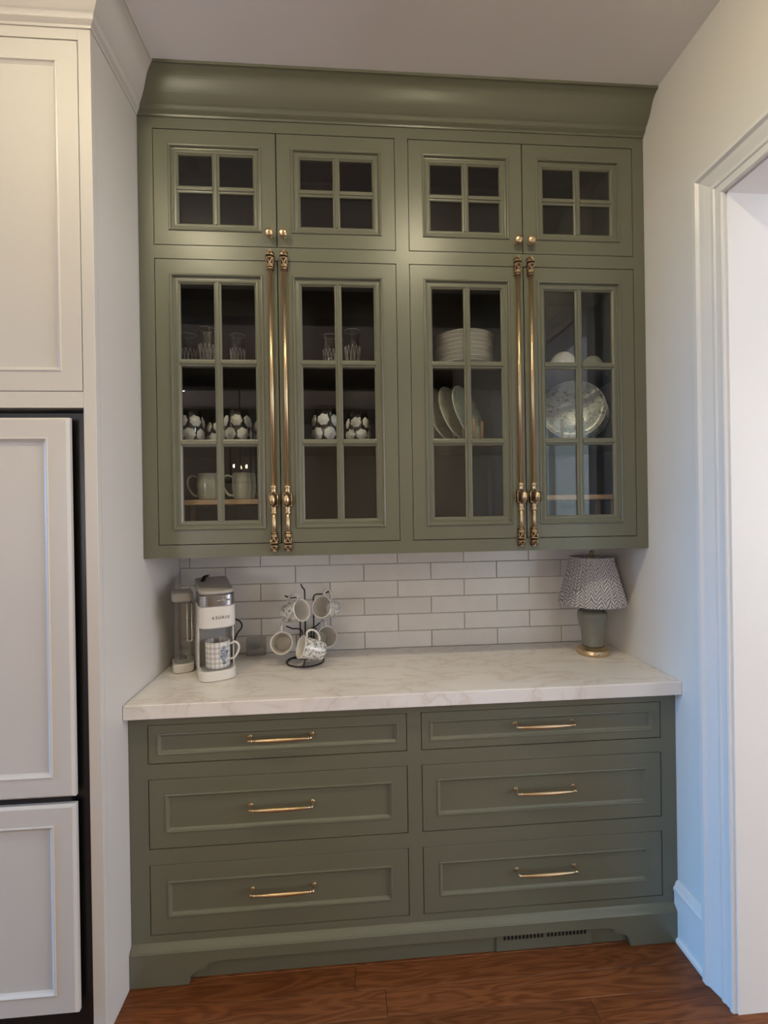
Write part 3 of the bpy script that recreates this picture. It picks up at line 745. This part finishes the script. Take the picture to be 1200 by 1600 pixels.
# --- wire mug tree with five hanging mugs
TX, TY = .540, .335
MT = empty('mug_tree', (TX, TY, ZW), 0, 'black wire mug tree standing in front of the tiled backsplash', 'mug rack')
b = MB(); b.tube([(.074*math.cos(a*math.pi/18), .074*math.sin(a*math.pi/18), .0035) for a in range(36)], .0033, 8, closed=True); b.build('base_ring', M['black'], MT)
for a in (30, 150, 270):
    b = MB(); b.tube([(0, 0, .0095), (.037*math.cos(R(a)), .037*math.sin(R(a)), .010), (.072*math.cos(R(a)), .072*math.sin(R(a)), .0045)], .0028, 8); b.build('base_spoke', M['black'], MT)
arms = [((-.018, -.004), (-.072, -.038), .262, 'arm'), ((.036, -.002), (.100, -.02), .272, 'arm'), ((0, .014), (-.020, .068), .290, 'arm'),
        ((-.010, -.006), (-.075, -.002), .135, 'arm'), ((.026, -.012), (.052, -.072), .138, 'arm'), ((.012, .012), (.055, .062), .128, 'arm')]
for (x0, y0), (x1, y1), zt, n in arms:
    b = MB(); dx, dy = x1-x0, y1-y0
    b.tube([(x0, y0, .009), (x0, y0, zt-.014), (x0+dx*.06, y0+dy*.06, zt-.004), (x0+dx*.2, y0+dy*.2, zt), (x0+dx*.6, y0+dy*.6, zt+.001), (x1, y1, zt+.012)], .0028, 8); b.build(n, M['black'], MT)
b = MB(); b.tube([(x0*1.0, y0*1.0, .10) for x0, y0 in ((-.018, -.004), (0, .014), (.036, -.002), (.026, -.012), (-.010, -.006))]+[(-.018, -.004, .10)], .002, 6); b.build('tie_wire', M['black'], MT)
HMUGS = [((.539, .25, 1.141), (.75, -.60, .28), 'floral transferware mug hanging upper left on the mug tree'),
         ((.611, .27, 1.147), (-.45, -.85, .28), 'floral mug hanging upper right on the mug tree, mouth to the front'),
         ((.455, .28, 1.008), (.10, -.96, .26), 'mug hanging lower left on the mug tree, its pale inside facing forward'),
         ((.533, .235, 1.004), (-.86, -.38, .33), 'floral mug hanging in front near the base of the mug tree'),
         ((.628, .372, 1.003), (.40, -.85, .3), 'mug hanging at the lower right back of the mug tree')]
hm = None
for i, (rim, a, lab) in enumerate(HMUGS):
    a = Vector(a).normalized(); hh = .095
    o = empty('hanging_mug', (0, 0, 0), 0, lab, 'mug', 'mugs on the mug tree')
    o.matrix_world = Matrix.Translation(Vector(rim)-a*hh) @ rot_to(a, (0, 0, 1))
    if hm is None:
        q, w = mug_meshes(.034, .0435, hh, hw=.030, hz=(.30, .86)); A = q.build('mug_body', M['floral'], o); B = w.build('handle', M['porc'], o)
        lin = MB(); lin.lathe([(.029, .0062)]+[(.034+.0095*t/8-.0040, .0068+(hh-.0095)*t/8) for t in range(9)]+[(.0408, hh+.0003), (.0432, hh+.0005), (.0440, hh-.0002), (.0440, hh-.0035)], 32, cap0=True, cap1=False)
        Cc = lin.build('glazed_inside', M['porc'], o); hm = (A.data, B.data, Cc.data)
    else:
        new_obj('mug_body', hm[0], None, o); new_obj('handle', hm[1], None, o); new_obj('glazed_inside', hm[2], None, o)

# --- small clear box against the backsplash
CB = empty('acrylic_box', (.322, .458, ZW), 0, 'small clear acrylic box with a dark piece inside against the backsplash', 'box')
def panes(P, w, d, h, t=.002):
    for nm, bx in (('wall', (-w, w, -d, -d+t, 0, h)), ('wall', (-w, w, d-t, d, 0, h)), ('wall', (-w, -w+t, -d+t, d-t, 0, h)), ('wall', (w-t, w, -d+t, d-t, 0, h)), ('bottom', (-w, w, -d, d, 0, t))):
        q = MB(); q.box(*bx); q.build(nm, M['clear'], P)
panes(CB, .039, .017, .070)
b = MB(); b.lathe([(.002, 0), (.011, .003), (.014, .010), (.009, .017), (.002, .02)], 9, Matrix.Translation((-.002, 0, .0225)) @ Matrix.Diagonal((1.3, .7, .9, 1)), wob=lambda a, z: 1+.2*math.sin(3*a)); b.build('dark_piece', pbr('dark_olive', (.03, .035, .02), .5), CB)
b = MB(); b.box(-.036, .036, -.0145, .0145, .0025, .022); b.build('tray', pbr('cloudy_tray', (.42, .40, .38), .4), CB)

# --- table lamp
LX_, LY_ = 1.724, .305
LP = empty('table_lamp', (LX_, LY_, ZW), 0, 'small table lamp with sage crackle vase base and pleated patterned shade', 'lamp')
b = MB(); b.lathe([(.058, 0), (.0625, .002), (.0630, .006), (.0625, .019), (.060, .022), (.054, .025), (.050, .0275), (.046, .032), (.042, .033)], 40); b.build('base', M['brass'], LP)
b = MB(); b.lathe([(.004, 0), (.004, .004)], 10, Matrix.Translation((-.012, -.0615, .011)) @ Matrix.Rotation(R(90), 4, 'X')); b.build('switch', M['chrome'], LP)
b = MB(); b.lathe([(.040, .0335), (.0425, .036), (.0430, .045), (.0445, .075), (.0490, .105), (.0545, .130), (.0580, .150), (.0585, .163), (.0560, .174), (.0480, .182), (.0400, .186), (.0395, .192), (.0420, .195), (.0420, .199), (.036, .201)], 40); b.build('vase', M['crackle'], LP)
b = MB(); b.lathe([(.010, .200), (.010, .235), (.014, .24), (.014, .27), (.006, .28)], 16); b.build('lamp_holder', M['brass'], LP)
b = MB(); NP = 44
def pleat(a, z): return 1+.022*math.sin(NP*a)+.012*math.sin(17*a+1.3)
b.lathe([(.1285, .208), (.1290, .2085), (.1285, .214), (.1125, .280), (.0935, .350), (.0845, .383), (.0830, .392), (.0835, .396), (.0845, .401)], NP*6, cap0=False, cap1=False, wob=pleat)
b.lathe([(.0820, .400), (.0815, .383), (.0905, .350), (.1095, .280), (.1255, .214), (.1262, .2085)], NP*6, cap0=False, cap1=False, wob=pleat)
b.build('lampshade', M['shade'], LP)
b = MB()
for a in (0, 120, 240): b.tube([(.012*math.cos(R(a)), .012*math.sin(R(a)), .398), (.080*math.cos(R(a)), .080*math.sin(R(a)), .392)], .0016, 6)
b.tube([(0, 0, .272), (0, 0, .40)], .003, 8); b.build('spider', M['brass'], LP)
b = MB(); b.lathe([(.008, .400), (.009, .403), (.005, .406), (.004, .409), (.008, .413), (.009, .418), (.006, .424), (.001, .426)], 14); b.build('finial', M['antique'], LP)

# ------------------------------------------------------------------ things inside the wall cabinet
S2, S1, S0 = 2.0635, 1.7735, 1.4005
def goblet(x, y, h, r, label):
    g = empty('crystal_glass', (x, y, S2), 0, label, 'glass', 'crystal glasses on the top shelf')
    q = MB(); q.lathe([(r*.86, 0), (r*.9, .003), (r*.75, .008), (r*.82, h*.2), (r*.98, h*.45), (r*1.02, h*.7), (r, h), (r-.002, h), (r*.96, h*.7), (r*.9, h*.45), (r*.72, h*.22), (r*.3, h*.17)], 16, smooth=False)
    q.build('bowl', M['goblet'], g)
    q = MB()
    for k in range(12):
        a = 2*math.pi*k/12
        for s in (-1, 1):
            q.tube([((r*(.80+.2*t/4)+.0006)*math.cos(a+s*.5*t/4), (r*(.80+.2*t/4)+.0006)*math.sin(a+s*.5*t/4), h*(.1+.5*t/4)) for t in range(5)], .0011, 4)
    q.tube([(r*math.cos(2*math.pi*k/24), r*math.sin(2*math.pi*k/24), h) for k in range(24)], .0009, 4, closed=True); q.build('cut_glint_lines', M['cut'], g)
    return g
goblet(.118, .285, .140, .029, 'leftmost cut crystal glass on the top cabinet shelf')
goblet(.196, .260, .155, .030, 'taller cut crystal glass between two others in the left door')
goblet(.306, .275, .138, .028, 'cut crystal glass behind the right panes of the left door')
goblet(.660, .275, .140, .028, 'cut crystal glass next to the muntin of the second door')
goblet(.748, .262, .155, .030, 'tall cut crystal glass behind the right panes of the second door')
flower_me = None
def flower_glass(x, y, s, label):
    global flower_me
    g = empty('flower_glass', (x, y, S1), random.uniform(0, 1), label, 'glass', 'flower-decorated glasses on the middle shelf')
    h, r = .140*s, .047*s
    prof = [(r*.72, 0), (r*.8, .003), (r*.93, h*.2), (r, h*.45), (r*.95, h*.72), (r*.8, h), (r*.8-.002, h), (r*.92, h*.72), (r*.96, h*.45), (r*.88, h*.2), (r*.6, .008)]
    q = MB(); q.lathe(prof, 24); q.build('bowl', M['goblet'], g)
    if flower_me is None:
        q = MB(); q.lathe([(.001, .0062), (.005, .0058), (.0065, .0046), (.0105, .0044), (.0125, .0026), (.0160, .0020), (.0185, 0)], 20, cap0=True, wob=lambda a, z: 1+.10*math.sin(7*a+z*900)); flower_me = q.build('flower', M['white_flower'], g); first = flower_me; flower_me = flower_me.data
    else: first = new_obj('flower', flower_me, None, g)
    n = 0
    for ring, (zz_, cnt, rr, ph) in enumerate(((h*.28, 6, r*.965, 0), (h*.64, 6, r*.965, .52))):
        for k in range(cnt):
            a = 2*math.pi*k/cnt+ph; o = first if n == 0 else new_obj('flower', flower_me, None, g); n += 1
            d = Vector((math.cos(a), math.sin(a), .12 if ring else -.08)).normalized()
            o.matrix_local = Matrix.Translation((rr*math.cos(a), rr*math.sin(a), zz_)) @ rot_to(d) @ Matrix.Scale(s*(1.22 if ring else 1.30), 4)
    return g
flower_glass(.127, .262, 1.0, 'white-flowered glass at the far left of the middle shelf')
flower_glass(.214, .345, .92, 'white-flowered glass set back behind the left door muntin')
flower_glass(.306, .255, 1.0, 'white-flowered glass behind the right panes of the left door')
flower_glass(.402, .330, .95, 'white-flowered glass at the back beside the first door pair stile')
flower_glass(.640, .255, 1.02, 'white-flowered glass behind the left panes of the second door')
flower_glass(.766, .262, .92, 'white-flowered glass behind the right panes of the second door')
# wooden risers
def riser(x0, x1, label):
    o = empty('wooden_riser', ((x0+x1)/2, .30, S0), 0, label, 'shelf riser'); w = (x1-x0)/2
    q = MB(); q.box(-w, w, -.085, .10, .149, .168, .002); q.build('board', M['lightwood'], o)
    for s in (-1, 1):
        q = MB(); q.box(s*(w-.016)-.008, s*(w-.016)+.008, .05, .066, 0, .149); q.build('leg', M['lightwood'], o)
        q = MB(); q.box(s*(w-.016)-.008, s*(w-.016)+.008, -.07, -.054, 0, .149); q.build('leg', M['lightwood'], o)
riser(.085, .448, 'light wooden riser carrying the celadon mugs behind the left door')
riser(1.445, 1.800, 'light wooden riser in the bottom of the rightmost glass door')
cm_ = None
for (x, y, lab) in ((.193, .268, 'celadon green mug on the wooden riser, left of the muntin'), (.325, .262, 'celadon green mug on the wooden riser, right of the muntin'), (.424, .318, 'celadon green mug half hidden behind the left door stile')):
    o = empty('celadon_mug', (x, y, S0+.1685), R(186), lab, 'mug', 'celadon mugs')
    if cm_ is None:
        q, w = mug_meshes(.039, .043, .100, hw=.036, hz=(.15, .86), belly=.004, hr=.0045); A = q.build('mug_body', M['celadon'], o); B = w.build('handle', M['celadon'], o); cm_ = (A.data, B.data)
    else: new_obj('mug_body', cm_[0], None, o); new_obj('handle', cm_[1], None, o)
# plates
def plate_prof(r, h=.022): return [(r*.55, 0), (r*.6, .001), (r*.62, .004), (r*.80, h*.55), (r*.985, h*.93), (r, h), (r*.985, h*1.06), (r*.8, h*.75), (r*.62, h*.4), (r*.58, h*.32), (r*.1, h*.3)]
pl = None
ORD = ['bottom', 'second lowest', 'third lowest', 'fourth lowest', 'fourth from the top', 'third from the top', 'second from the top', 'topmost']
for k in range(8):
    if pl is None: q = MB(); q.lathe(plate_prof(.122, .026), 48); o = q.build('dinner_plate', M['porc']); pl = o.data
    else: o = new_obj('dinner_plate', pl)
    o.location = (1.196+random.uniform(-.002, .002), .300+random.uniform(-.002, .002), S2+k*.0162)
    tag(o, ORD[k]+' white dinner plate in the stack on the upper shelf', 'plate', 'dinner plates in the stack')
def rack(x, y, rz, label, n=4, gap=.044, sep=.075):
    o = empty('plate_rack', (x, y, S1), rz, label, 'plate rack')
    for s in (-1, 1):
        q = MB(); q.box(-n*gap/2-.012, n*gap/2+.012, s*sep/2-.009, s*sep/2+.009, 0, .014, .001); q.build('rail', M['lightwood'], o)
    for s in (-1, 1):
        q = MB(); q.box(s*(n*gap/2)-.007, s*(n*gap/2)+.007, -sep/2, sep/2, .0141, .024); q.build('cross_bar', M['lightwood'], o)
    dd = None
    for k in range(n+1):
        for s in (-1, 1):
            if dd is None: p = MB().lathe([(.0055, .014), (.0055, .094), (.004, .097)], 10).build('peg', M['lightwood'], o); dd = p.data
            else: p = new_obj('peg', dd, None, o)
            p.location = (-n*gap/2+k*gap, s*sep/2, 0)
    return o
def stand_plate(c, a, r, mat, label, grp, rim=True):
    o = empty('standing_plate', c, 0, label, 'plate', grp)
    o.matrix_world = Matrix.Translation(c) @ rot_to(a, (0, 0, 1))
    P = plate_prof(r, .018)
    q = MB(); q.lathe(P, 48, Matrix.Translation((0, 0, -.010))); q.build('plate_body', mat, o)
    q = MB(); q.tube([(r*math.cos(2*math.pi*k/48), r*math.sin(2*math.pi*k/48), .0085) for k in range(48)], .0016, 6, closed=True); q.build('rim', M['porc'], o)
    return o
A7 = Vector((.72, -.62, .28)).normalized()
rack(1.172, .309, math.atan2(A7.y, A7.x), 'light wooden plate rack behind the third glass door')
g7 = 'green plates in the left rack'
labs = ['green patterned plate standing rightmost in the third door plate rack', 'middle green plate standing in the third door plate rack', 'leftmost green plate standing in the third door plate rack']
for k in range(3):
    c = Vector((1.195, .270, S1+.128))-Vector((A7.x, A7.y, 0))*.046*k+Vector((-.016*k, -.012*k, 0))
    stand_plate(c, A7, .112, M['greenplate'], labs[k], g7)
A8 = Vector((-.40, -.88, .22)).normalized()
rack(1.638, .2845, math.atan2(A8.y, A8.x), 'light wooden plate rack behind the rightmost glass door', n=3)
labs = ['large blue floral platter standing in front behind the rightmost door', 'second floral platter standing behind the large one in the rightmost door', 'rearmost floral platter in the rightmost door, mostly hidden']
for k in range(3):
    c = Vector((1.632, .262, S1+.140-.004*k))-Vector((A8.x, A8.y, 0))*.042*k+Vector((.012*k, 0, 0))
    stand_plate(c, A8, .122-.002*k, M['platter'], labs[k], 'platters in the right rack')
def bowl(x, y, z, r, h, mat, label, parent=None):
    q = MB(); q.lathe([(r, 0), (r*1.01, .002), (r*.98, h*.25), (r*.90, h*.5), (r*.76, h*.72), (r*.56, h*.88), (r*.34, h*.97), (r*.05, h)], 32); o = q.build('upturned_bowl', mat)
    o.location = (x, y, z); return tag(o, label, 'bowl', 'upturned bowls on the top shelf')
bowl(1.600, .275, S2, .058, .086, M['porc'], 'small white upturned bowl on the top shelf of the rightmost door')
bowl(1.735, .300, S2, .050, .080, M['celadon'], 'dim green upturned bowl at the right end of the top shelf')
sp = None
for grp, (x, y, side) in enumerate(((.215, .29, 'left'), (.690, .30, 'second'))):
    for k in range(4):
        if sp is None: q = MB(); q.lathe(plate_prof(.085, .020), 36); o = q.build('saucer', M['porc']); sp = o.data
        else: o = new_obj('saucer', sp)
        o.location = (x, y, S0+k*.0155)
        tag(o, ('bottom', 'second lowest', 'third lowest', 'topmost')[k]+' white saucer on the cabinet floor behind the '+side+' door', 'saucer', 'saucers on the cabinet floor')

# ------------------------------------------------------------------ ceiling fittings and the kitchen behind the camera
can_me = None
CAN_L = ['recessed ceiling light above the refrigerator side of the cabinets', 'recessed ceiling light in front of the right cabinet doors', 'recessed ceiling light in front of the refrigerator', 'far kitchen recessed light behind the refrigerator', 'far kitchen recessed light near the cased opening', 'far kitchen recessed light at the window side']
for i, (x, y) in enumerate(CANS):
    o = empty('recessed_light', (x, y, ZC), 0, CAN_L[i], 'light', 'recessed ceiling lights')
    if can_me is None:
        q = MB(); q.lathe([(.092, -.0005), (.092, -.005), (.074, -.008), (.066, -.004), (.066, -.0005)], 32, cap0=False, cap1=False); A = q.build('trim_ring', M['trim'], o)
        DOME = [(.066*math.cos(R(t)), -.004-.036*math.sin(R(t))) for t in (0, 18, 36, 54, 72)]+[(.001, -.040)]
        q = MB(); q.lathe(DOME, 16, cap0=False, cap1=False); B = q.build('lens', M['can_glow'], o)
        q = MB(); q.lathe(DOME, 16, cap0=False, cap1=False); C2 = q.build('lens', M['can_far'], o); can_me = (A.data, B.data, C2.data); bpy.data.objects.remove(C2, do_unlink=True)
    else: new_obj('trim_ring', can_me[0], None, o); new_obj('lens', can_me[1 if y > -1 else 2], None, o)
for y0, y1, lab in ((-1.50, -1.36, 'dark stained ceiling beam just behind the camera'), (-3.30, -3.12, 'dark stained ceiling beam over the middle of the kitchen'), (-5.25, -5.05, 'dark stained ceiling beam near the far kitchen window')):
    b = MB(); b.box(XL0+.001, WR-.001, y0, y1, 2.845, ZC-.001, .004); tag(b.build('ceiling_beam', M['beam']), lab, 'beam', 'dark ceiling beams')
LN = empty('lantern_pendant', (-.37, -2.95, 1.83), 0, 'dark bronze lantern pendant with candle bulbs hanging over the kitchen', 'pendant lamp')
b = MB(); w = .13
for sx in (-1, 1):
    for sy in (-1, 1): b.box(sx*w-.006, sx*w+.006, sy*w-.006, sy*w+.006, 0, .42)
for z in (0, .42):
    b.box(-w, w, -w-.006, -w+.006, z-.006, z+.006); b.box(-w, w, w-.006, w+.006, z-.006, z+.006); b.box(-w-.006, -w+.006, -w, w, z-.006, z+.006); b.box(w-.006, w+.006, -w, w, z-.006, z+.006)
for sx in (-1, 1):
    for sy in (-1, 1): b.tube([(sx*w, sy*w, .42), (0, 0, .54)], .005, 6)
b.build('frame', M['lantern'], LN)
b = MB(); b.tube([(0, 0, .05), (0, 0, ZC-1.83-.015)], .006, 8); b.build('stem', M['lantern'], LN)
b = MB(); b.lathe([(.06, ZC-1.83-.02), (.06, ZC-1.83-.0005)], 20); b.build('canopy', M['lantern'], LN)
for k in range(3):
    a = R(20+120*k); x, y = .07*math.cos(a), .07*math.sin(a)
    b = MB(); b.tube([(0, 0, .05), (x, y, .05), (x, y, .06)], .004, 6); b.lathe([(.011, .06), (.011, .14)], 10, Matrix.Translation((x, y, 0))); c = b.build('candle', M['porc'], LN)
    b = MB(); b.lathe([(.005, .141), (.0085, .150), (.009, .159), (.005, .173), (.001, .182)], 12, Matrix.Translation((x, y, 0))); b.build('bulb', M['bulb'], c)
KI = empty('bounce_island', (-.35, -2.95, 0), 0, 'unseen white island with pale top, added under the lantern to bounce light up', 'island')  # unseen island, added to bounce light up to the ceiling
b = MB(); b.box(-.95, .95, -.40, .40, 0, .874, .003); b.build('body', M['white'], KI)
b = MB(); b.box(-1.0, 1.0, -.46, .46, .8745, .914, .003); b.build('top', M['quartz'], KI)
for k in range(3):
    q = MB(); panel_front(q, -.93+k*.62, -.93+k*.62+.61, .12, .86, .06, -.4195, .006, .013, .018); q.M = Matrix.Identity(4); p = q.build('door', M['white'], KI); p.rotation_euler = (0, 0, math.pi)
